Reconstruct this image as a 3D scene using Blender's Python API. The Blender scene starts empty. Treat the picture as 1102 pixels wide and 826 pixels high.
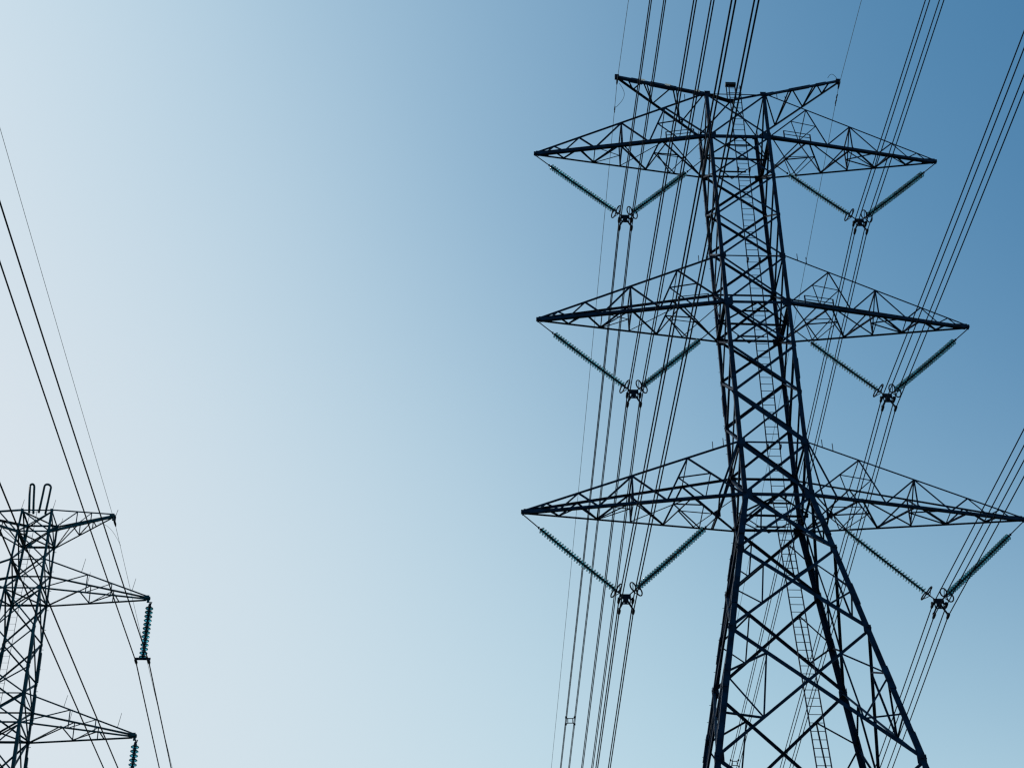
import bpy, bmesh, math, random
from mathutils import Vector, Matrix
random.seed(7)
scene = bpy.context.scene
COL = scene.collection
V = Vector
R = math.radians

# ------------------------------------------------------------------ camera
EYE = 1.6                                   # eye height above ground
ZS = 12.9495 + EYE                          # survey height -> height above ground
cam = bpy.data.cameras.new('camera')
cam.sensor_fit = 'HORIZONTAL'; cam.sensor_width = 36.0
cam.lens = 1979.8 / 1102 * 36.0
cam.clip_start = 0.1; cam.clip_end = 9000
camo = bpy.data.objects.new('camera', cam); COL.objects.link(camo); scene.camera = camo
cr, cu, cf = V((0.99999045, 0.00263259, -0.00348751)), V((0.00436958, -0.60247601, 0.79812503)), V((0, 0.79813265, 0.60248176))
m = Matrix((cr, cu, -cf)).transposed().to_4x4()
m.translation = V((-13.23162, -78.43059, EYE))
camo.matrix_world = m

# ------------------------------------------------------------------ sky and sun (same direction)
SUN_AZ, SUN_EL = R(-60), R(38)              # azimuth from +Y, negative = to the left
sd = V((math.sin(SUN_AZ)*math.cos(SUN_EL), math.cos(SUN_AZ)*math.cos(SUN_EL), math.sin(SUN_EL)))
world = bpy.data.worlds.new('World'); scene.world = world; world.use_nodes = True
nt = world.node_tree; N = nt.nodes; Lk = nt.links
bg = N['Background']; BGS = 0.14
sky = N.new('ShaderNodeTexSky'); sky.sky_type = 'NISHITA'; sky.sun_disc = False
sky.sun_elevation = SUN_EL; sky.sun_rotation = SUN_AZ
sky.dust_density = 3; sky.air_density = 1; sky.ozone_density = 4
def nmath(op, a, b=None):
    n = N.new('ShaderNodeMath'); n.operation = op
    for i, s in enumerate((a, b)):
        if s is None: continue
        if isinstance(s, (int, float)): n.inputs[i].default_value = s
        else: Lk.new(s, n.inputs[i])
    return n.outputs[0]
tint = N.new('ShaderNodeMix'); tint.data_type = 'RGBA'; tint.blend_type = 'MULTIPLY'; tint.inputs['Factor'].default_value = 1
Lk.new(sky.outputs[0], tint.inputs['A']); tint.inputs['B'].default_value = (0.004/BGS, 0.0865/BGS, 0.1190/BGS, 1)
tc = N.new('ShaderNodeTexCoord')
dot = N.new('ShaderNodeVectorMath'); dot.operation = 'DOT_PRODUCT'
Lk.new(tc.outputs['Generated'], dot.inputs[0]); dot.inputs[1].default_value = sd
sep = N.new('ShaderNodeSeparateXYZ'); Lk.new(tc.outputs['Generated'], sep.inputs[0])
g_, z_ = dot.outputs['Value'], sep.outputs['Z']
e = nmath('ADD', nmath('ADD', nmath('MULTIPLY', g_, -1.06), nmath('MULTIPLY', z_, -27.47)), 8.46)
e = nmath('ADD', e, nmath('MULTIPLY', nmath('MULTIPLY', g_, g_), 12.25))
e = nmath('ADD', e, nmath('MULTIPLY', nmath('MULTIPLY', z_, z_), 19.74))
e = nmath('ADD', e, nmath('MULTIPLY', nmath('MULTIPLY', g_, z_), -9.70))
wn = N.new('ShaderNodeTexNoise'); wn.inputs['Scale'].default_value = 2.6; wn.inputs['Detail'].default_value = 3; wn.inputs['Roughness'].default_value = 0.45
Lk.new(tc.outputs['Generated'], wn.inputs['Vector'])                 # faintly uneven haze
e = nmath('ADD', e, nmath('MULTIPLY', nmath('SUBTRACT', wn.outputs['Fac'], 0.5), 0.42))
hz = nmath('DIVIDE', 1.0, nmath('ADD', nmath('EXPONENT', nmath('MULTIPLY', e, -1.0)), 1.0))   # pale haze towards the sun and horizon
hm = N.new('ShaderNodeMix'); hm.data_type = 'RGBA'
Lk.new(hz, hm.inputs['Factor']); Lk.new(tint.outputs['Result'], hm.inputs['A'])
mr = N.new('ShaderNodeMapRange'); mr.inputs['From Min'].default_value = 0.55; mr.inputs['From Max'].default_value = 0.90
Lk.new(g_, mr.inputs['Value'])
pm = N.new('ShaderNodeMix'); pm.data_type = 'RGBA'; Lk.new(mr.outputs['Result'], pm.inputs['Factor'])
pm.inputs['A'].default_value = (0.590/BGS, 0.750/BGS, 0.826/BGS, 1); pm.inputs['B'].default_value = (0.785/BGS, 0.796/BGS, 0.832/BGS, 1)
Lk.new(pm.outputs['Result'], hm.inputs['B'])
mid = nmath('MULTIPLY', hz, nmath('SUBTRACT', 1.0, hz))           # slightly cyan where haze thins into blue
cy = N.new('ShaderNodeCombineXYZ'); cy.inputs[0].default_value = 1.0
Lk.new(nmath('ADD', nmath('MULTIPLY', mid, 0.19), 1.0), cy.inputs[1]); Lk.new(nmath('ADD', nmath('MULTIPLY', mid, 0.08), 1.0), cy.inputs[2])
fin = N.new('ShaderNodeMix'); fin.data_type = 'RGBA'; fin.blend_type = 'MULTIPLY'; fin.inputs['Factor'].default_value = 1
Lk.new(hm.outputs['Result'], fin.inputs['A']); Lk.new(cy.outputs[0], fin.inputs['B'])
Lk.new(fin.outputs['Result'], bg.inputs['Color']); bg.inputs['Strength'].default_value = BGS
sl = bpy.data.lights.new('sun', 'SUN'); sl.energy = 2.2; sl.angle = R(0.53); sl.color = (1, 0.96, 0.9)
so = bpy.data.objects.new('sun', sl); COL.objects.link(so)
so.rotation_euler = sd.to_track_quat('Z', 'Y').to_euler(); so.location = (-60, 40, 90)
scene.view_settings.view_transform = 'Standard'; scene.view_settings.look = 'None'
scene.view_settings.exposure = 0; scene.view_settings.gamma = 1
scene.render.engine = 'CYCLES'
scene.cycles.max_bounces = 6; scene.cycles.use_denoising = False
scene.cycles.pixel_filter_type = 'BLACKMAN_HARRIS'; scene.cycles.filter_width = 1.3

# ------------------------------------------------------------------ materials
def mat(name, base, rough=0.5, metal=0.0, var=0.3, scale=3.0, trans=0.0, spec=0.5, bump=0.0, ior=1.5):
    mt = bpy.data.materials.new(name); mt.use_nodes = True
    n = mt.node_tree.nodes; l = mt.node_tree.links; b = n['Principled BSDF']
    tcn = n.new('ShaderNodeTexCoord'); nz = n.new('ShaderNodeTexNoise'); nz.inputs['Scale'].default_value = scale; nz.inputs['Detail'].default_value = 6
    l.new(tcn.outputs['Object'], nz.inputs['Vector'])
    rp = n.new('ShaderNodeValToRGB'); rp.color_ramp.elements[0].position = 0.3; rp.color_ramp.elements[1].position = 0.7
    rp.color_ramp.elements[0].color = tuple(c*(1-var) for c in base) + (1,)
    rp.color_ramp.elements[1].color = tuple(min(1, c*(1+var)) for c in base) + (1,)
    l.new(nz.outputs['Fac'], rp.inputs[0]); l.new(rp.outputs[0], b.inputs['Base Color'])
    b.inputs['Roughness'].default_value = rough; b.inputs['Metallic'].default_value = metal
    b.inputs['Specular IOR Level'].default_value = spec; b.inputs['IOR'].default_value = ior
    if trans: b.inputs['Transmission Weight'].default_value = trans
    if bump:
        bp = n.new('ShaderNodeBump'); bp.inputs['Strength'].default_value = bump
        l.new(nz.outputs['Fac'], bp.inputs['Height']); l.new(bp.outputs[0], b.inputs['Normal'])
    return mt
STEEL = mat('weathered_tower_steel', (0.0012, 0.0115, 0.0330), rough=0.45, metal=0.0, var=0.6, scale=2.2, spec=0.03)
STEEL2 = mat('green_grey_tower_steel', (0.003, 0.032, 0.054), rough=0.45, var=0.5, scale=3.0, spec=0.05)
FIT = mat('dark_line_fittings', (0.0008, 0.006, 0.017), rough=0.5, var=0.4, scale=8, spec=0.04)
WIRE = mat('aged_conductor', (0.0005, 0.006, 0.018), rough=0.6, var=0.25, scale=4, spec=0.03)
EWIRE = mat('thin_steel_earth_wire', (0.03, 0.07, 0.10), rough=0.6, var=0.2, scale=4, spec=0.3)
GLASS = mat('dark_green_glass', (0.060, 0.300, 0.360), rough=0.10, var=0.25, scale=6, trans=0.88, spec=0.5)
GLASS2 = mat('teal_glass', (0.06, 0.36, 0.46), rough=0.12, var=0.3, scale=6, trans=0.85, spec=0.5)
GLINT = mat('bright_glint_plate', (0.62, 0.64, 0.64), rough=0.35, metal=0.3, var=0.15, scale=4)  # pale tone stands in for sun highlights on the left peak chord
for gm_ in (GLASS, GLASS2):                     # discs differ a little: dirt, age
    n = gm_.node_tree.nodes; l = gm_.node_tree.links; b_ = n['Principled BSDF']
    oi = n.new('ShaderNodeObjectInfo'); mr_ = n.new('ShaderNodeMapRange'); mr_.inputs['To Min'].default_value = 0.55; mr_.inputs['To Max'].default_value = 1.45
    hs = n.new('ShaderNodeHueSaturation'); l.new(oi.outputs['Random'], mr_.inputs['Value']); l.new(mr_.outputs['Result'], hs.inputs['Value'])
    src = b_.inputs['Base Color'].links[0].from_socket; l.new(src, hs.inputs['Color']); l.new(hs.outputs['Color'], b_.inputs['Base Color'])
CONC = mat('concrete', (0.32, 0.31, 0.29), rough=0.9, var=0.2, scale=5, bump=0.3)
BOXM = mat('painted_cabinet', (0.004, 0.012, 0.022), rough=0.5, var=0.15, spec=0.1)

# ------------------------------------------------------------------ mesh helpers
class MB:
    def __init__(s): s.v = []; s.f = []; s.mi = []; s.k = 0
    def add(s, vs, fs, mi=0):
        o = len(s.v); s.v += [tuple(x) for x in vs]; s.f += [tuple(i+o for i in f) for f in fs]; s.mi += [mi]*len(fs)
    def prism(s, ring_a, ring_b):
        n = len(ring_a)
        s.add(list(ring_a)+list(ring_b), [(i, (i+1) % n, n+(i+1) % n, n+i) for i in range(n)] + [tuple(range(n-1, -1, -1)), tuple(range(n, 2*n))])
    def angle(s, p, q, w, nrm, t=None, flip=1, off=0.0):
        """rolled steel angle from p to q, one flange in the plane whose normal is nrm"""
        p, q, nrm = V(p), V(q), V(nrm)
        d = (q-p)
        if d.length < 1e-6: return
        d.normalize()
        v = nrm - d*nrm.dot(d)
        if v.length < 1e-4: v = d.orthogonal()
        v.normalize(); u = d.cross(v)*flip
        s.k += 1
        t = t or max(0.010, w*0.13); h = w/2
        o = off + (s.k % 9)*0.0017
        prof = [(-h, 0), (h, 0), (h, -t), (-h+t, -t), (-h+t, -w), (-h, -w)]
        f = lambda P: [P + u*a + v*(b+o) for a, b in prof]
        s.prism(f(p), f(q))
    def corner(s, p, q, w, sx, sy, t=0.03):
        """leg angle, heel on the outer corner"""
        p, q = V(p), V(q)
        prof = [(0, 0), (-sx*w, 0), (-sx*w, -sy*t), (-sx*t, -sy*t), (-sx*t, -sy*w), (0, -sy*w)]
        f = lambda P: [P + V((a, b, 0)) for a, b in prof]
        s.prism(f(p), f(q))
    def tube(s, pts, r, n=6, mi=0, cap=True):
        pts = [V(p) for p in pts]; rings = []
        up = V((0, 0, 1))
        for i, p in enumerate(pts):
            d = (pts[min(i+1, len(pts)-1)] - pts[max(i-1, 0)]).normalized()
            a = d.cross(up)
            if a.length < 0.05: a = d.cross(V((0, 1, 0)))
            a.normalize(); b = d.cross(a)
            rr = r[i] if isinstance(r, (list, tuple)) else r
            rings.append([p + (a*math.cos(2*math.pi*k/n) + b*math.sin(2*math.pi*k/n))*rr for k in range(n)])
        vs = [x for rg in rings for x in rg]; fs = []
        for i in range(len(pts)-1):
            for k in range(n):
                fs.append((i*n+k, i*n+(k+1) % n, (i+1)*n+(k+1) % n, (i+1)*n+k))
        if cap: fs += [tuple(range(n-1, -1, -1)), tuple(range(len(vs)-n, len(vs)))]
        s.add(vs, fs, mi)
    def box(s, c, size, M=None, mi=0):
        c = V(c); hx, hy, hz_ = (a/2 for a in size); vs = []
        for z in (-hz_, hz_):
            for x, y in ((-hx, -hy), (hx, -hy), (hx, hy), (-hx, hy)):
                w = V((x, y, z)); vs.append(c + (M @ w if M else w))
        s.add(vs, [(3, 2, 1, 0), (4, 5, 6, 7), (0, 1, 5, 4), (1, 2, 6, 5), (2, 3, 7, 6), (3, 0, 4, 7)], mi)
    def lathe(s, prof, n=20, M=None, mi=0):
        M = M or Matrix.Identity(4); vs = []
        for r_, z in prof:
            for k in range(n):
                a = 2*math.pi*k/n; vs.append(M @ V((r_*math.cos(a), r_*math.sin(a), z)))
        fs = [(i*n+k, i*n+(k+1) % n, (i+1)*n+(k+1) % n, (i+1)*n+k) for i in range(len(prof)-1) for k in range(n)]
        fs += [tuple(range(n-1, -1, -1)), tuple(range(len(vs)-n, len(vs)))]
        s.add(vs, fs, mi)
    def torus(s, c, ax, bx, R1, R2, r, n=28, k=6, mi=0):
        c, ax, bx = V(c), V(ax), V(bx); nn = ax.cross(bx).normalized(); vs = []; fs = []
        for i in range(n):
            t = 2*math.pi*i/n; p = c + ax*R1*math.cos(t) + bx*R2*math.sin(t); o = (ax*math.cos(t) + bx*math.sin(t)).normalized()
            for j in range(k):
                a = 2*math.pi*j/k; vs.append(p + o*r*math.cos(a) + nn*r*math.sin(a))
        for i in range(n):
            for j in range(k):
                fs.append((i*k+j, ((i+1) % n)*k+j, ((i+1) % n)*k+(j+1) % k, i*k+(j+1) % k))
        s.add(vs, fs, mi)
    def mesh(s, name, mats, smooth=False):
        me = bpy.data.meshes.new(name); me.from_pydata(s.v, [], s.f)
        for mt in (mats if isinstance(mats, (list, tuple)) else [mats]): me.materials.append(mt)
        me.polygons.foreach_set('material_index', s.mi)
        bm = bmesh.new(); bm.from_mesh(me); bmesh.ops.recalc_face_normals(bm, faces=bm.faces[:]); bm.to_mesh(me); bm.free()
        if smooth: me.polygons.foreach_set('use_smooth', [True]*len(me.polygons))
        me.update(); return me
    def build(s, name, mats, parent=None, smooth=False, loc=None):
        o = bpy.data.objects.new(name, s.mesh(name, mats, smooth)); COL.objects.link(o)
        if parent: o.parent = parent
        if loc is not None: o.location = loc
        return o

def tag(o, label=None, cat=None, group=None, kind=None):
    if label: o['label'] = label
    if cat: o['category'] = cat
    if group: o['group'] = group
    if kind: o['kind'] = kind
    return o
def empty(name, loc, rz=0.0):
    o = bpy.data.objects.new(name, None); COL.objects.link(o); o.location = loc; o.rotation_euler = (0, 0, rz); o.empty_display_size = 0.3
    return o
def lerp(a, b, t): return V(a)*(1-t) + V(b)*t

# ------------------------------------------------------------------ ground
gm = bpy.data.materials.new('dry_grass_ground'); gm.use_nodes = True
gn = gm.node_tree.nodes; gl = gm.node_tree.links; gb = gn['Principled BSDF']
gt = gn.new('ShaderNodeTexCoord'); n1 = gn.new('ShaderNodeTexNoise'); n1.inputs['Scale'].default_value = 0.05; n1.inputs['Detail'].default_value = 12
n2 = gn.new('ShaderNodeTexNoise'); n2.inputs['Scale'].default_value = 3.0; n2.inputs['Detail'].default_value = 8
gl.new(gt.outputs['Object'], n1.inputs['Vector']); gl.new(gt.outputs['Object'], n2.inputs['Vector'])
mx = gn.new('ShaderNodeMath'); mx.operation = 'MULTIPLY_ADD'; gl.new(n2.outputs['Fac'], mx.inputs[0]); mx.inputs[1].default_value = 0.5
gl.new(n1.outputs['Fac'], mx.inputs[2])
rp = gn.new('ShaderNodeValToRGB'); rp.color_ramp.elements[0].position = 0.55; rp.color_ramp.elements[1].position = 0.95
rp.color_ramp.elements[0].color = (0.035, 0.055, 0.02, 1); rp.color_ramp.elements[1].color = (0.12, 0.11, 0.05, 1)
gl.new(mx.outputs[0], rp.inputs[0]); gl.new(rp.outputs[0], gb.inputs['Base Color']); gb.inputs['Roughness'].default_value = 0.95
gbp = gn.new('ShaderNodeBump'); gbp.inputs['Distance'].default_value = 0.15; gl.new(n2.outputs['Fac'], gbp.inputs['Height']); gl.new(gbp.outputs[0], gb.inputs['Normal'])
g = MB(); S = 4000
g.add([(-S, -S, 0), (S, -S, 0), (S, S, 0), (-S, S, 0)], [(0, 1, 2, 3)])
tag(g.build('ground', gm), kind='structure')

# ------------------------------------------------------------------ tower building blocks
FACES = [((-1, -1), (1, -1), (0, -1, 0)), ((1, -1), (1, 1), (1, 0, 0)), ((1, 1), (-1, 1), (0, 1, 0)), ((-1, 1), (-1, -1), (-1, 0, 0))]
def P3(c, z, w): return V((c[0]*w/2, c[1]*w/2, z))

def make_legs(root, Z, Wd, sizes, material, plates, splices, stepbolts):
    for sx, sy in ((-1, -1), (1, -1), (-1, 1), (1, 1)):
        b = MB()
        for i in range(len(Z)-1):
            b.corner(P3((sx, sy), Z[i], Wd[i]), P3((sx, sy), Z[i+1], Wd[i+1]), sizes(i), sx, sy, t=sizes(i)*0.13)
        for i, s_ in plates.items():                       # gusset plates on both faces of the leg
            p = P3((sx, sy), Z[i], Wd[i])
            b.box(p + V((-sx*s_*0.42, sy*0.006, 0)), (s_, 0.014, s_*1.05))
            b.box(p + V((sx*0.006, -sy*s_*0.42, 0)), (0.014, s_, s_*1.05))
        for i, t in splices:                               # overlapping splice angles with bolt heads
            p0 = P3((sx, sy), Z[i], Wd[i]); p1 = P3((sx, sy), Z[i+1], Wd[i+1]); L = (p1-p0).length
            a, c = lerp(p0, p1, t), lerp(p0, p1, t+1.3/L); o = V((sx*0.03, sy*0.03, 0))
            b.corner(a+o, c+o, sizes(i)*1.06, sx, sy, t=0.028)
        if (sx, sy) in stepbolts:
            k = 0
            for i in range(len(Z)-1):
                p0 = P3((sx, sy), Z[i], Wd[i]); p1 = P3((sx, sy), Z[i+1], Wd[i+1]); n = int((p1-p0).length/0.42)
                for j in range(n):
                    q = lerp(p0, p1, (j+0.5)/n); k += 1
                    d = V((sx, 0, 0)) if k % 2 else V((0, sy, 0))
                    b.tube([q - V((sx*0.05, sy*0.05, 0)) - d*0.02, q - V((sx*0.05, sy*0.05, 0)) + d*0.13], 0.012, 5)
        b.build('leg', material, root)

def x_panel(b, f, Z, Wd, i, w, off=0.0, w1=None):
    a, c, n = f
    b.angle(P3(a, Z[i], Wd[i]), P3(c, Z[i+1], Wd[i+1]), w1 or w, n, off=-0.03)
    b.angle(P3(c, Z[i], Wd[i]), P3(a, Z[i+1], Wd[i+1]), w, n, off=-0.055-w*0.13, flip=-1)
def redundants(b, f, Z, Wd, i, w, big):
    for a, c, s in ((f[0], f[1], 1), (f[1], f[0], -1)):
        n = f[2]
        A0, A1, C0, C1 = P3(a, Z[i], Wd[i]), P3(a, Z[i+1], Wd[i+1]), P3(c, Z[i], Wd[i]), P3(c, Z[i+1], Wd[i+1])
        Pp = lerp(A1, C0, 0.30); Q = lerp(A0, C1, 0.20)
        kw = dict(w=w, nrm=n, off=-0.08)
        if big:
            L1, L2 = lerp(A0, A1, 0.36), lerp(A0, A1, 0.66)
            for p, q in ((Q, L1), (L1, Pp), (Pp, L2), (Q, Pp)): b.angle(p, q, **kw)
        else:
            L1 = lerp(A0, A1, 0.52)
            for p, q in ((Q, L1), (L1, Pp), (Q, Pp)): b.angle(p, q, **kw)

def cross_arm(root, s, zt, zb, wt, wb, tip, material, sz, full=True, rail=False, spikes=(), tipsp=False, plate=0.34, back_heavy=0):
    """four chords from the body to a point, triangulated faces; s = -1 left, +1 right"""
    tx, tz = tip
    T = V((s*tx, 0, tz))
    def ch(kind, y, t):
        if kind == 'T': p = V((s*wt/2, y*wt/2, zt))
        else: p = V((s*wb/2, y*wb/2, zb))
        e_ = T + V((-s*0.15, y*0.07, 0.07 if kind == 'T' else -0.05))
        return lerp(p, e_, t)
    arm = MB()
    c_t, c_b, wb_, rd = sz
    if full:
        for y in (-1, 1):
            nn = V((0, y, 0))
            seq = [('B', 0), ('T', .24), ('B', .345), ('T', .50), ('B', .66), ('T', .75), ('B', .84), ('T', .90), ('B', .95)]
            for (k0, t0), (k1, t1) in zip(seq, seq[1:]):
                arm.angle(ch(k0, y, t0), ch(k1, y, t1), wb_ if t1 < .8 else wb_*.8, nn, off=-0.02)
            m1 = lerp(ch('B', y, 0), ch('T', y, .24), .58); m2 = lerp(ch('T', y, .24), ch('B', y, .345), .46); k = ch('B', y, .17)
            for p, q in ((m1, m2), (m1, k), (k, m2)): arm.angle(p, q, rd, nn, off=-0.05)
            arm.angle(ch('T', y, .50), ch('B', y, .50), wb_, nn, off=-0.03)
        # bottom face
        dn = V((0, 0, -1))
        seq = [(1, 0), (-1, .23), (1, .345), (-1, .50), (1, .66), (-1, .75), (1, .84), (-1, .90)]
        for (y0, t0), (y1, t1) in zip(seq, seq[1:]): arm.angle(ch('B', y0, t0), ch('B', y1, t1), wb_, dn, off=-0.02)
        for (y0, t0), (y1, t1) in (((-1, .23), (1, .50)), ((-1, 0), (1, .20)), ((-1, .66), (1, .66)), ((-1, .50), (1, .50))):
            arm.angle(ch('B', y0, t0), ch('B', y1, t1), rd, dn, off=-0.05)
        a = lerp(ch('B', 1, 0), ch('B', -1, .23), .5); c = lerp(ch('B', -1, .23), ch('B', 1, .345), .5)
        arm.angle(a, c, rd, dn, off=-0.04); arm.angle(c, ch('B', 1, .2), rd, dn, off=-0.06)
        # top ties and mid diaphragm
        up = V((0, 0, 1))
        arm.angle(ch('T', -1, .24), ch('T', 1, .24), rd, up); arm.angle(ch('T', -1, .50), ch('T', 1, .50), wb_, up)
        arm.angle(ch('T', -1, .50), ch('B', 1, .50), rd, V((s, 0, 0))); arm.angle(ch('T', 1, .50), ch('B', -1, .50), rd, V((s, 0, 0)))
        hp = lerp(ch('T', 1, .50), ch('B', 1, .50), .5)
        arm.angle(hp, ch('B', -1, .66), rd, dn); arm.angle(hp, ch('B', 1, .66), rd, dn)
        for t in (.07, .12):
            q = ch('T', -1, t); arm.tube([q, q + V((0, 0, 0.48))], 0.022, 5)
    else:
        for y in (-1, 1):
            nn = V((0, y, 0))
            arm.angle(ch('B', y, 0), ch('T', y, .42), wb_, nn, off=-0.02); arm.angle(ch('T', y, .42), ch('B', y, .42), rd, nn, off=-0.02)
            arm.angle(ch('B', y, .42), ch('T', y, .66), rd, nn, off=-0.02); arm.angle(ch('T', y, .66), ch('B', y, .66), rd, nn, off=-0.02)
        dn = V((0, 0, -1))
        seq = [(1, 0), (-1, .36), (1, .42), (-1, .70), (1, .72)]
        for (y0, t0), (y1, t1) in zip(seq, seq[1:]): arm.angle(ch('B', y0, t0), ch('B', y1, t1), rd, dn, off=-0.02)
    ob = arm.build('cross_arm', material, root)
    for k in ('T', 'B'):
        for y in (-1, 1):
            b = MB(); w = c_t if k == 'T' else (c_b if y < 0 or back_heavy < 1 else c_b*.6/.72*back_heavy); w *= 1 if (y > 0 or k == 'T' or back_heavy < 1) else .62
            if k == 'B' and y == 1: w *= 0.72
            if k == 'T' and y == 1: w *= 1.35
            b.angle(ch(k, y, 0), ch(k, y, 1), w, V((0, y, 0)), flip=1 if k == 'T' else (s if y > 0 else -s))
            b.build('chord', material, ob)
    b = MB(); b.box(T + V((-s*plate*.45, 0, 0)), (plate*1.1, .10 + plate*.2, .08 + plate*.2)); b.box(T + V((-s*plate*1.1, -0.09, 0.02)), (plate*1.8, 0.02, .10 + plate*.28)); b.box(T + V((-s*plate*1.1, 0.09, 0.02)), (plate*1.8, 0.02, .10 + plate*.28))
    b.box(T + V((-s*0.06, 0, -0.12)), (0.10, 0.04, 0.16)); b.build('tip_plate', material, ob)
    if rail:
        b = MB(); p = [ch('B', -1, t) for t in (.085, .245)]
        for q in p: b.angle(q, q + V((0, 0, 0.62)), 0.07, V((0, -1, 0)))
        for h in (0.60, 0.33): b.tube([p[0] + V((0, 0, h)), p[1] + V((0, 0, h))], 0.024, 6)
        b.build('hand_rail', material, ob)
    for t, k, h in spikes:
        b = MB(); q = ch(k, -1, t); b.tube([q, q + V((s*0.10, -0.05, h))], [0.012, 0.008], 5); b.build('bird_spike', material, ob)
    return ob, ch

def ladder(root, xz, material, width, pitch, r, brackets=()):
    b = MB()
    for sx in (-.5, .5):
        b.tube([V((x + sx*width, y, z)) for x, y, z in xz], r, 5)
    for (x0, y0, z0), (x1, y1, z1) in zip(xz, xz[1:]):
        n = max(1, int(round((V((x1, y1, z1)) - V((x0, y0, z0))).length/pitch)))
        for j in range(n):
            c = lerp((x0, y0, z0), (x1, y1, z1), (j+.5)/n)
            b.tube([c - V((width/2, 0, 0)), c + V((width/2, 0, 0))], r*0.52, 5)
    for c in brackets:
        for sx in (-.5, .5): b.box(V(c) + V((sx*width, -0.12, 0)), (0.09, 0.30, 0.16))
    return b.build('ladder', material, root)

# ------------------------------------------------------------------ the big tower
YAW1 = 0.0343324
Z1 = [z + ZS for z in (66.347, 62.908, 59.847, 56.807, 53.721, 50.431, 47.515, 44.408, 41.167, 37.989, 34.466, 29.524, 22.304)] + [12.6 + ZS, 0.25 + 0.0 * ZS]
Z1[13] = Z1[12] - 10.0; Z1.insert(14, Z1[13] - 12.0)
W1 = [3.599, 3.592, 3.585, 3.578, 3.571, 3.564, 3.557, 3.55, 3.543, 3.536, 4.812, 6.603, 9.219]
for z in Z1[13:]: W1.append(9.219 + (Z1[12]-z)*0.3623)
t1 = tag(empty('transmission_tower', (0, 0, 0), YAW1), 'tall dark steel lattice pylon with three wide cross-arms and V-shaped insulator strings', 'transmission tower')
legsz = lambda i: 0.205 if i < 6 else (0.225 if i < 9 else 0.28)
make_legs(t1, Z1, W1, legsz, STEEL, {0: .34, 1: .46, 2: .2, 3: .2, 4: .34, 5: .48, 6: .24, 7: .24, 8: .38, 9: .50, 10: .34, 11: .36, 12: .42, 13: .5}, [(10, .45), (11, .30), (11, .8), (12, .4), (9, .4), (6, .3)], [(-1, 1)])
for a, c, n in FACES:
    b = MB(); f = (a, c, n)
    for i in range(len(Z1)-1):
        w = 0.115 if i < 6 else (0.15 if i < 9 else 0.165)
        if i == 7: w = 0.19
        side = n[1] == 0
        if i == 7: w = .11
        front = n[1] < 0; w *= (0.8 if side and i < 9 else (.82 if not front and i >= 8 else 1))
        if not (i == 0 and n[1] > 0): x_panel(b, f, Z1, W1, i, w*(.88 if front and i >= 9 else 1), w1=(.27 if i == 7 else w*1.15) if front and i >= 7 else None)
        if i in (9, 10): redundants(b, f, Z1, W1, i, 0.075, False)
        if i >= 11: redundants(b, f, Z1, W1, i, 0.085, True)
    for i, w in ((0, .07), (1, .21 if n[1] < 0 else .09), (4, .08), (5, .17 if n[1] < 0 else .10), (8, .10), (9, .19 if n[1] < 0 else .11), (12, .0), (13, .15)):
        if w and not (i == 0 and n[1] > 0): b.angle(P3(a, Z1[i], W1[i]), P3(c, Z1[i], W1[i]), w, n, off=-0.07)
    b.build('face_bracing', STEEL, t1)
up = V((0, 0, 1))
for i in (1, 5, 9):
    b = MB(); h = W1[i]/2; z = Z1[i]; M4 = [V((0, -h, z)), V((h, 0, z)), V((0, h, z)), V((-h, 0, z))]
    for k in range(4): b.angle(M4[k], M4[(k+1) % 4], 0.07, up, off=-.05)
    for q in (.62, -.62): b.angle(V((-h*.42, h*q, z)), V((h*.42, h*q, z)), 0.07, up, off=-0.1)
    b.angle(V((-h, -h*.02, z)), V((h, h*.02, z)), 0.09, up, off=-0.13)
    b.build('plan_bracing', STEEL, t1)
for i in (0, 13):
    b = MB(); h = W1[i]/2; z = Z1[i]
    if i: b.angle(V((-h, -h, z)), V((h, h, z)), 0.08, up, off=-.03); b.angle(V((-h, h, z)), V((h, -h, z)), 0.08, up, off=-.06)
    else:
        cc_ = V((-.2, -h+.6, z))
        b.angle((-h, -h, z), cc_, .16, up, off=.02); b.angle((h, -h, z), cc_, .16, up, off=.04)
        b.angle((-h, h, z), cc_, .07, up, off=.0); b.angle((h, h, z), cc_, .07, up, off=-.02); b.box(cc_, (.34, .30, .06)); b.angle((-h, h, z-.07), (h, h, z-.07), .07, (0, 1, 0))
    b.build('plan_bracing', STEEL, t1)
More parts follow.
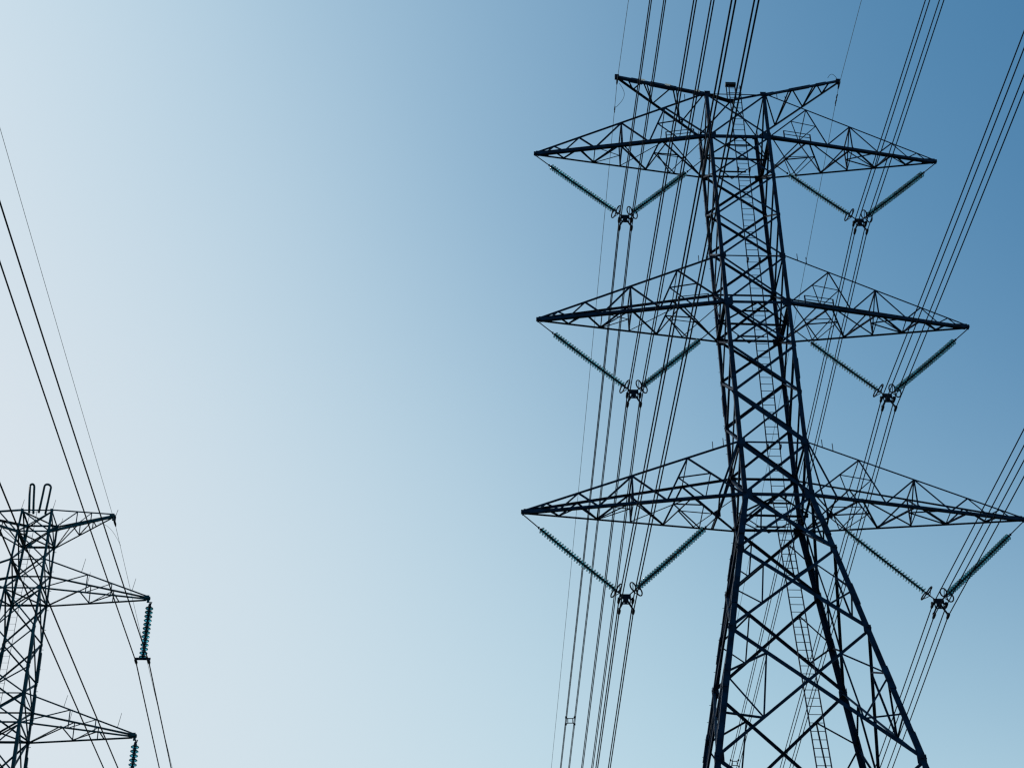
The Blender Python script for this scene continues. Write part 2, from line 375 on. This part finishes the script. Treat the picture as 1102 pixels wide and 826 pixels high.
# cross-arms: (level of top chord, level of bottom chord, tip x, tip z)
ARMS = [(0, 1, 11.86, 62.87 + ZS), (4, 5, 11.86, 50.36 + ZS), (8, 9, 12.77, 37.84 + ZS)]
for k, (i, j, ax, az) in enumerate(ARMS):
    for s in (-1, 1):
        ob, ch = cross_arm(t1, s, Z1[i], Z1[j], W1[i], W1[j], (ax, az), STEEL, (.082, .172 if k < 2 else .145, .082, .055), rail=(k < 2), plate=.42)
        b = MB()                                            # bracket that takes the inner string
        if k < 2:
            q = V((s*1.82, 0, Z1[j]-0.02))
            for e_ in ((s*W1[i]/2, W1[i]/2, Z1[i]-0.2), (s*W1[j]/2, -W1[j]/2, Z1[j]+.1)): b.angle(q, e_, .07, V((s, 0, 0)))
            b.angle(q - V((0, W1[j]/2, 0)), q + V((0, W1[j]/2, 0)), .13, V((s, 0, 0)), off=.02)
        else:
            q = V((s*2.85, 0, Z1[j]-0.1))
            for e_ in (ch('T', -1, 0), ch('T', 1, 0), ch('B', -1, .11), ch('B', 1, .11)): b.angle(q, e_, .085, V((s, 0, 0)))
            b.angle(ch('T', -1, 0), ch('B', -1, .11), .10, V((0, -1, 0))); b.angle(ch('T', 1, 0), ch('B', 1, .11), .10, V((0, 1, 0)))
        b.box(q, (.30, .05, .30)); b.build('string_bracket', STEEL, ob)
# earth-wire peaks
for s in (-1, 1):
    T = V((s*6.77, 0, 69.45 + ZS)); F0 = V((s*W1[0]/2, -W1[0]/2, Z1[0])); B0 = V((s*W1[0]/2, W1[0]/2, Z1[0]))
    D0 = V((s*W1[1]/2, 0, Z1[1] + .6)); b = MB(); n_ = V((0, -.6, -.8))
    fr = lambda t: lerp(F0, T + V((0, -.05, .05)), t); bk = lambda t: lerp(B0, T + V((0, .05, -.05)), t)
    seq = [(0, 0), (1, .22), (0, .36), (1, .56), (0, .70), (1, .80), (0, .88)]
    for (k0, t0), (k1, t1_) in zip(seq, seq[1:]): b.angle((fr, bk)[k0](t0), (fr, bk)[k1](t1_), .085, n_, off=-.02)
    b.angle(fr(.32), bk(.22), .075, n_, off=-.05); b.angle(fr(.66), bk(.56), .08, n_, off=-.05)
    pk = b.build('earth_wire_peak', STEEL, t1)
    b = MB(); b.angle(F0, fr(1), .18, V((0, -1, .3)))
    for ta, tb in ((.02, .12), (.33, .62), (.70, .84)): b.angle(fr(ta), fr(tb), .235, V((0, -1, .3)), off=.015)
    b.build('chord', STEEL, pk)
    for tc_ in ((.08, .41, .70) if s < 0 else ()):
        b = MB(); dd = (fr(1)-F0).normalized(); p_ = fr(tc_) + V((0, -.02, .125)); b.angle(p_ - dd*.18, p_ + dd*.18, .10, V((0, -.5, 1))); b.build('glint_plate', GLINT, pk)  # added bright strips imitating sun glints along the chord's top edge
    b = MB(); b.angle(B0, bk(1), .12, V((0, 1, .3))); b.build('chord', STEEL, pk)
    b = MB(); b.box(T, (.26, .20, .30)); b.box(T + V((0, 0, -.22)), (.10, .05, .2)); b.build('tip_plate', STEEL, pk)
# ladder up the inside of the front face
def lad1(z):
    for i in range(len(Z1)-1):
        if Z1[i+1] <= z <= Z1[i]: 
            t = (Z1[i]-z)/(Z1[i]-Z1[i+1]); return (W1[i]*(1-t)+W1[i+1]*t)/2
    return W1[0]/2
zz = [Z1[0] + 1.0, Z1[0]-0.2] + Z1[2:14] + [Z1[14], 0.4]
ladder(t1, [(0.06 + max(0, Z1[9]-z)*.006, -lad1(z) + .32, z) for z in zz], STEEL, .66, .46, .034, [(0.06, -lad1(z)+.30, z) for z in (Z1[1], Z1[2]+.5, Z1[4]-.2, Z1[5], Z1[8]-.2, Z1[9])])
b = MB(); b.box((-.14, -1.35, Z1[0] + 1.22), (.62, .24, .20)); bx = b.build('equipment_box', BOXM, t1)
b = MB()
for x in (-.40, .12): b.angle((x, -1.35, Z1[0]-.05), (x, -1.35, Z1[0] + 1.13), .06, V((0, -1, 0)))
b.tube([(-.42, -1.35, Z1[0] + .52), (.50, -1.35, Z1[0] + .52)], .02, 5); b.build('mast_post', STEEL, bx)
for sx in (-1, 1):
    for sy in (-1, 1):
        b = MB(); w = W1[-1]/2; b.lathe([(1.0, 0.0), (1.0, .35), (.55, .36), (.55, .8), (.5, .82)], 24); b.build('concrete_footing', CONC, t1, loc=(sx*w - sx*.1, sy*w - sy*.1, -.2))

# ------------------------------------------------------------------ insulators
def disc_mesh(name, r, h, gmat, bell=1.0):
    b = MB()
    b.lathe([(.035, h*.05), (r*.55, h*.02), (r*.80, -h*.06), (r, -h*.20), (r*.985, -h*.245), (r*.78, -h*.13), (r*.74, -h*.20), (r*.68, -h*.10), (r*.5, -h*.07), (r*.46, -h*.14), (r*.40, -h*.06), (.03, -h*.03)], 18, mi=0)
    b.lathe([(.045, h*.50), (.062, h*.48), (.070, h*.30), (.078, h*.05), (.06, -h*.04), (.04, -h*.08), (.036, -h*.12), (.036, -h*.5)], 10, mi=1)
    return b.mesh(name, [gmat, FIT], smooth=True)
DISC1 = disc_mesh('insulator_disc', .182, .166, GLASS)
DISC2 = disc_mesh('insulator_disc', .162, .185, GLASS2)
def insulator_string(T, a, c, n, pitch, start, mesh, label, group, ring=None, sag=0.0, two_rods=False):
    """a = upper end, c = lower end, local coordinates of tower frame T"""
    a, c = T @ V(a), T @ V(c); d = (c-a); L = d.length; d.normalize()
    def pt(t):                                            # slight sag of a slack string
        u = t/L; return a + d*t + V((0, 0, -sag*4*u*(1-u)))
    root = tag(empty('insulator_string', a), label, 'insulator', group)
    b = MB()
    b.tube([pt(0)-a, pt(start*.9)-a], .028, 6); b.box(pt(start*.92)-a, (.09, .09, .09))
    if two_rods: b.tube([pt(0)-a + V((.07, 0, 0)), pt(start*.9)-a + V((.03, 0, 0))], .02, 6)
    b.build('link_rod', FIT, root)
    tl = start
    for k in range(n):
        p = pt(start + (k+.5)*pitch); q = (pt(start+(k+.6)*pitch) - pt(start+(k+.4)*pitch)).normalized()
        o = bpy.data.objects.new('insulator_disc', mesh); COL.objects.link(o); o.parent = root
        o.rotation_mode = 'QUATERNION'; o.rotation_quaternion = (-q).to_track_quat('Z', 'Y'); o.location = p - a
        tl = start + (k+1)*pitch
    b = MB(); b.tube([pt(tl)-a, c-a], .03, 6); b.build('end_fitting', FIT, root)
    if ring:
        b = MB(); y = V((0, 1, 0)); x = d.cross(y).normalized(); yy = x.cross(d).normalized()
        cc = pt(tl + .16) - a
        for sg in (-1, 1):                                # two racetrack loops, one each side of the string
            b.torus(cc + x*sg*.21 - d*.03, x, yy, .19, .31, .036, 26, 6)
            b.tube([cc + d*.18, cc + x*sg*.21 + yy*.27], .022, 5); b.tube([cc + d*.18, cc + x*sg*.21 - yy*.27], .022, 5)
        b.build('grading_ring', FIT, root, smooth=True)
    return root
TM1 = Matrix.Rotation(YAW1, 4, 'Z')
HALF = .345; HZ = .30
PH = {  # centre of the four-wire bundle (x, z), tower frame
    (0, -1): (-6.74, 57.46), (0, 1): (6.74, 57.51), (1, -1): (-6.79, 44.98), (1, 1): (6.76, 44.99), (2, -1): (-7.72, 32.45), (2, 1): (7.71, 32.43)}
PITCH1 = .166
AN = ['top', 'middle', 'bottom']; SN = {-1: 'left', 1: 'right'}
def catenary(T, x, z, near, far, dx=0, dz=0, dn=300, df=340):
    """near/far = (sin yaw, slope, curvature)"""
    pts = []
    for sgn, (ps, s_, c_), D in ((-1, near, dn), (1, far, df)):
        seg = []
        t = 0.0
        while t <= D:
            seg.append(T @ V((x + dx + t*math.sin(ps), sgn*t*math.cos(ps), z + dz + s_*t + c_*t*t))); t += 1.5 if t < 9 else (4 if t < 120 else 10)
        if sgn < 0: pts += seg[::-1]
        else: pts += seg[1:]
    return pts
def wire(pts, org, r, name, label, cat, group, material):
    b = MB(); b.tube([p-org for p in pts], r, 6)
    return tag(b.build(name, material, loc=org, smooth=True), label, cat, group)
NEAR = {(0, -1): (.0050, -.082, .00028), (1, -1): (.0064, -.080, .00028), (2, -1): (.0038, -.080, .00028), (0, 1): (.0089, -.080, .00028), (1, 1): (.0033, -.0907, .000281), (2, 1): (.0061, -.0775, .00028)}
FAR = {(0, -1): (-.0021, -.0841, .00028), (1, -1): (-.0031, -.0921, .000279), (2, -1): (-.0038, -.0811, .00028), (0, 1): (.0217, -.0324, .000285), (1, 1): (.0217, -.030, .000271), (2, 1): (.0078, -.0656, .000281)}
def spacer(T, key, t, far, label):
    x, z = PH[key]; ps, s_, c_ = (FAR if far else NEAR)[key]; sg = 1 if far else -1
    p = T @ V((x + t*math.sin(ps), sg*t*math.cos(ps), z + ZS + s_*t + c_*t*t))
    b = MB(); h = .20
    for k in range(4):
        sx, sz = ((-1, -1), (1, -1), (1, 1), (-1, 1))[k]; ex, ez = ((-1, -1), (1, -1), (1, 1), (-1, 1))[(k+1) % 4]
        b.tube([(sx*h, 0, sz*h), (ex*h, 0, ez*h)], .035, 6); b.tube([(sx*h, 0, sz*h), (sx*HALF, 0, sz*HZ)], .035, 6); b.box((sx*HALF, 0, sz*HZ), (.12, .16, .12))
    return tag(b.build('conductor_spacer', FIT, loc=p), label, 'spacer', 'square spacers on the wire bundles')
for k, (i, j, ax, az) in enumerate(ARMS):
    for s in (-1, 1):
        x, zc = PH[(k, s)]; z = zc + ZS; apex = V((x, 0, z + .62))
        nm = f'{AN[k]} {SN[s]}'
        outer = V((s*(ax-.08), 0, az-.18)); inner = V((s*1.82, 0, Z1[j]-.12)) if k < 2 else V((s*2.85, 0, Z1[j]-.22))
        Lo = (apex-outer).length; Li = (apex-inner).length
        so_ = 1.15; no = int((Lo - so_ - .62)/PITCH1)
        si = Li*.25 if k < 2 else Li*.15; ni = int((Li - si - .62)/PITCH1)
        g_ = 'insulator strings in V pairs on the big pylon'
        insulator_string(TM1, outer, apex + V((s*.16, 0, 0)), no, PITCH1, so_, DISC1, f'outer insulator string from the tip of the {nm} cross-arm of the big pylon', g_, ring=True, sag=.05)
        insulator_string(TM1, inner, apex - V((s*.16, 0, 0)), ni, PITCH1, si, DISC1, f'inner insulator string from the pylon body to the {nm} wire bundle', g_, ring=True, sag=.05)
        # yoke and clamps
        y = tag(empty('yoke_assembly', TM1 @ apex, YAW1), f'dark yoke plate with four wire clamps at the point of the {nm} insulator V', 'yoke', 'yokes at the points of the insulator Vs')
        b = MB()
        b.box((0, 0, -.03), (.52, .06, .17))
        b.box((0, 0, -.20), (.26, .07, .26)); b.box((0, .02, -.36), (.16, .05, .2))
        for sx in (-1, 1):
            b.tube([(sx*.06, .0, -.10), (sx*HALF, .0, -.26)], .05, 6); b.tube([(sx*.05, .02, -.22), (sx*HALF*.98, .02, -.78)], .048, 6)
            b.tube([(sx*.24, -.02, -.10), (sx*.20, -.02, -.52)], .03, 6)
        b.tube([(-.2, -.03, -.50), (.2, -.03, -.50)], .03, 6)
        b.build('yoke_plate', FIT, y)
        for sx in (-1, 1):
            for sz in (-1, 1):
                b = MB(); q = V((sx*HALF, 0, -.62 + sz*HZ))
                b.tube([q + V((0, -.24, -.015)), q + V((0, -.12, .0)), q + V((0, .12, 0)), q + V((0, .24, -.015))], [.045, .075, .075, .045], 8)
                b.box(q + V((0, 0, .09)), (.10, .12, .16))
                b.build('suspension_clamp', FIT, y)
        for sx in (-1, 1):
            for sz in (1, -1):
                pts = catenary(TM1, x, z, NEAR[(k, s)], FAR[(k, s)], sx*HALF, sz*HZ)
                wire(pts, TM1 @ V((x + sx*HALF, 0, z + sz*HZ)), .0300, 'conductor_wire',
                     f'{"upper" if sz > 0 else "lower"} {"left" if sx < 0 else "right"} wire of the four-wire bundle held by the {nm} yoke', 'power line', 'four-wire bundles of the big pylon', WIRE)
spacer(TM1, (0, -1), 54.5, True, 'small square spacer on the top left bundle, low beside the big pylon')
spacer(TM1, (0, 1), 68.0, True, 'small square spacer on the top right bundle, seen through the pylon legs')
# earth wires of the big pylon
for s, near, far in ((-1, (.0146, -.08, .00028), (-.0028, -.1146, .00028)), (1, (-.0036, -.08, .00028), (.0089, -.1195, .000276))):
    zt_ = 69.45 + ZS - .42; T = V((s*6.77, 0, zt_))
    wire(catenary(TM1, s*6.77, zt_, near, far), TM1 @ T, .0150, 'earth_wire', f'single thin earth wire over the {SN[s]} peak of the big pylon', 'power line', 'thin earth wires of the big pylon', EWIRE)
    e1 = tag(empty('earth_wire_clamp', TM1 @ T, YAW1), f'small clamp holding the earth wire under the {SN[s]} peak of the big pylon', 'clamp', 'earth wire clamps of the big pylon')
    b = MB(); b.box((0, 0, .12), (.06, .05, .26)); b.tube([(0, -.22, -.01), (0, -.08, .01), (0, .08, .01), (0, .22, -.01)], [.03, .055, .055, .03], 8); b.build('clamp_body', FIT, e1)
    b = MB(); pts = []
    for q in range(17):
        a_ = math.pi*q/16
        if s < 0: pts.append(V((.05 + .40*math.sin(a_) + .12*(1-q/16), .35 + 1.3*q/16, .25 - .75*q/16)))
        else: pts.append(V((-.62*(1-q/16) - .02, -.15, .55 + .42*math.sin(a_) - .15*q/16)))
    b.tube(pts, .014, 5); b.build('bonding_lead', FIT, e1)
    b = MB()
    for t in ((.75, 1.15) if s > 0 else (2.0,)):
        ps, s_, c_ = far; b.tube([(0, t-.13, s_*t - .02), (0, t+.13, s_*(t+.2) - .02)], .04, 6); b.tube([(0, t-.2, s_*t-.1), (0, t+.2, s_*t-.12)], .016, 5); b.box((0, t-.2, s_*t-.09), (.05, .1, .05)); b.box((0, t+.2, s_*t-.11), (.05, .1, .05))
    b.build('vibration_damper', FIT, e1)

# ------------------------------------------------------------------ the small pylon on the left
YAW2 = 0.0232237
X2, Y2 = -32.98053, -13.77142
Z2 = [z + ZS for z in (28.945, 27.904, 26.525, 25.169, 23.383, 21.627, 20.406, 19.153)]
W2 = [1.30, 1.353, 1.423, 1.492, 1.590, 1.685, 1.752, 1.820]
z = Z2[-1]
for dz, rt in ((2.1, .056), (2.2, .056), (1.4, .056), (1.35, .056), (2.4, .10), (2.8, .11), (3.3, .12), (4.0, .12), (5.0, .12)):
    z -= dz; Z2.append(z); W2.append(W2[-1] + dz*rt)
W2.append(W2[-1] + (z-.2)*.12); Z2.append(.2)
t2 = tag(empty('transmission_tower', (X2, Y2, 0), YAW2), 'smaller green-grey lattice pylon with hanging teal insulators and two hoops on its top', 'transmission tower')
make_legs(t2, Z2, W2, lambda i: .088 if i < 4 else .11, STEEL2, {0: .11, 1: .12, 2: .12, 3: .15, 4: .10, 5: .12, 6: .13, 7: .15, 10: .15, 11: .17}, [(4, .2), (5, .35), (7, .3)], [(1, 1)])
for a, c, n in FACES:
    b = MB(); f = (a, c, n)
    for i in range(len(Z2)-1):
        x_panel(b, f, Z2, W2, i, .052 if i < 3 else .06)
        if i > 11: redundants(b, f, Z2, W2, i, .045, True)
    for i, w in ((0, .06), (1, .07), (2, .05), (3, .07), (6, .05), (7, .075), (10, .06), (11, .07)):
        b.angle(P3(a, Z2[i], W2[i]), P3(c, Z2[i], W2[i]), w, n, off=-.03)
    b.build('face_bracing', STEEL2, t2)
for i in (0, 1, 3, 7, 11):
    b = MB(); h = W2[i]/2; z = Z2[i]
    b.angle((-h, -h, z), (h, h, z), .045, up, off=-.02); b.angle((-h, h, z), (h, -h, z), .045, up, off=-.05)
    b.build('plan_bracing', STEEL2, t2)
A2 = [(0, 1, 3.123, 29.066 + ZS, ()), (2, 3, 5.022, 25.144 + ZS, ((.36, 'T', .62), (.42, 'B', .9), (.86, 'T', .55))), (6, 7, 5.200, 19.042 + ZS, ((.36, 'T', .5), (.42, 'B', .75), (.86, 'T', .60))), (10, 11, 5.30, Z2[11] - .1, ((.86, 'T', .55),))]
for k, (i, j, ax, az, sp) in enumerate(A2):
    for s in (-1, 1):
        cross_arm(t2, s, Z2[i], Z2[j], W2[i], W2[j], (ax, az), STEEL2, (.062, .085, .05, .036), full=False, spikes=sp, plate=.11, back_heavy=1.5 if k else 0)
for p in ((-.65, -.65, Z2[0]), (.65, -.65, Z2[0]), (.72, .68, Z2[0]-.05)):
    b = MB(); b.tube([p, V(p) + V((.06, 0, .50))], [.013, .008], 5); b.build('bird_spike', STEEL2, t2)
def y2(z):
    for i in range(len(Z2)-1):
        if Z2[i+1] <= z <= Z2[i]:
            t = (Z2[i]-z)/(Z2[i]-Z2[i+1]); return (W2[i]*(1-t)+W2[i+1]*t)/2
    return W2[0]/2
ladder(t2, [(-.16, -y2(z)+.12, z) for z in [Z2[0]+.1] + Z2[1:-1] + [.4]], STEEL2, .29, .31, .011)
for (xa, ya), (xb, yb), (lx, ly) in (((-.31, -.62), (-.15, -.54), (-.16, 0)), ((.09, -.62), (.34, -.52), (.04, 0))):
    b = MB(); zb = Z2[0]-.12; pts = [V((xa, ya, zb)), V((xa + lx*.7, ya, zb + .85))]
    for q in range(9):
        a_ = math.pi*q/8; m_ = (1-math.cos(a_))/2
        pts.append(V((xa*(1-m_) + xb*m_ + lx, ya*(1-m_) + yb*m_, zb + 1.30 + .14*math.sin(a_))))
    pts += [V((xb + lx*.5, yb, zb + .6)), V((xb + 0, yb, zb))]
    b.tube(pts, .048, 8); b.build('ladder_hoop', STEEL2, t2, smooth=True)
for sx in (-1, 1):
    for sy in (-1, 1):
        b = MB(); w = W2[-1]/2; b.lathe([(.5, 0), (.5, .35), (.45, .38)], 20); b.build('concrete_footing', CONC, t2, loc=(sx*w, sy*w, -.1))
TM2 = Matrix.Translation((X2, Y2, 0)) @ Matrix.Rotation(YAW2, 4, 'Z')
N2, F2 = (.0238, -.116, .000292), (-.0139, -.073, .00028)
for k, (xc, zc, tipz, nm) in enumerate(((5.05, 22.26, 25.144, 'upper'), (5.20, 16.16, 19.042, 'lower'))):
    z = zc + ZS
    top = V((xc, 0, tipz + ZS - .17)); bot = V((xc, 0, z + .12))
    insulator_string(TM2, top, bot, 13, .185, .17, DISC2, f'teal glass insulator string hanging from the {nm} right arm of the small pylon', 'hanging insulator strings of the small pylon', two_rods=True)
    y = tag(empty('yoke_assembly', TM2 @ bot, YAW2), f'flat yoke bar with two clamps under the {nm} hanging string of the small pylon', 'yoke', 'yoke bars of the small pylon')
    b = MB(); b.box((0, 0, 0), (.62, .05, .09)); b.build('yoke_bar', FIT, y)
    for sx in (-1, 1):
        b = MB(); q = V((sx*.255, 0, -.12)); b.tube([q + V((0, -.20, -.01)), q + V((0, -.08, .01)), q + V((0, .08, .01)), q + V((0, .20, -.01))], [.03, .06, .06, .03], 8); b.box(q + V((0, 0, .07)), (.07, .09, .14)); b.build('suspension_clamp', FIT, y)
        wire(catenary(TM2, xc, z, N2, F2, sx*.255, 0), TM2 @ V((xc + sx*.255, 0, z)), .0250, 'conductor_wire', f'{"left" if sx < 0 else "right"} wire of the pair on the {nm} right arm of the small pylon', 'power line', 'paired wires of the small pylon', WIRE)
zt_ = 28.78 + ZS
wire(catenary(TM2, 3.14, zt_, (.0240, -.0888, .00028), (-.0075, -.058, .00028)), TM2 @ V((3.14, 0, zt_)), .0085, 'earth_wire', 'very thin earth wire over the right top arm of the small pylon', 'power line', None, EWIRE)
e2 = tag(empty('earth_wire_clamp', TM2 @ V((3.14, 0, zt_)), YAW2), 'small clamp under the right top arm tip of the small pylon', 'clamp')
b = MB(); b.box((0, 0, .14), (.05, .04, .26)); b.tube([(0, -.25, -.0), (0, -.07, .0), (0, .12, 0), (0, .3, -.02)], [.015, .05, .05, .02], 8); b.build('clamp_body', FIT, e2)
b = MB(); b.tube([V((-.75*(1-q/12) , .1 + 1.6*q/12, .05 + .28*math.sin(math.pi*q/12) - .12*q/12)) for q in range(13)], .007, 5); b.build('bonding_lead', EWIRE, e2)
b = MB(); b.tube([V((.0, .0, .3)), V((.06, 0, .62))], .012, 5); b.build('bird_spike', STEEL2, e2)
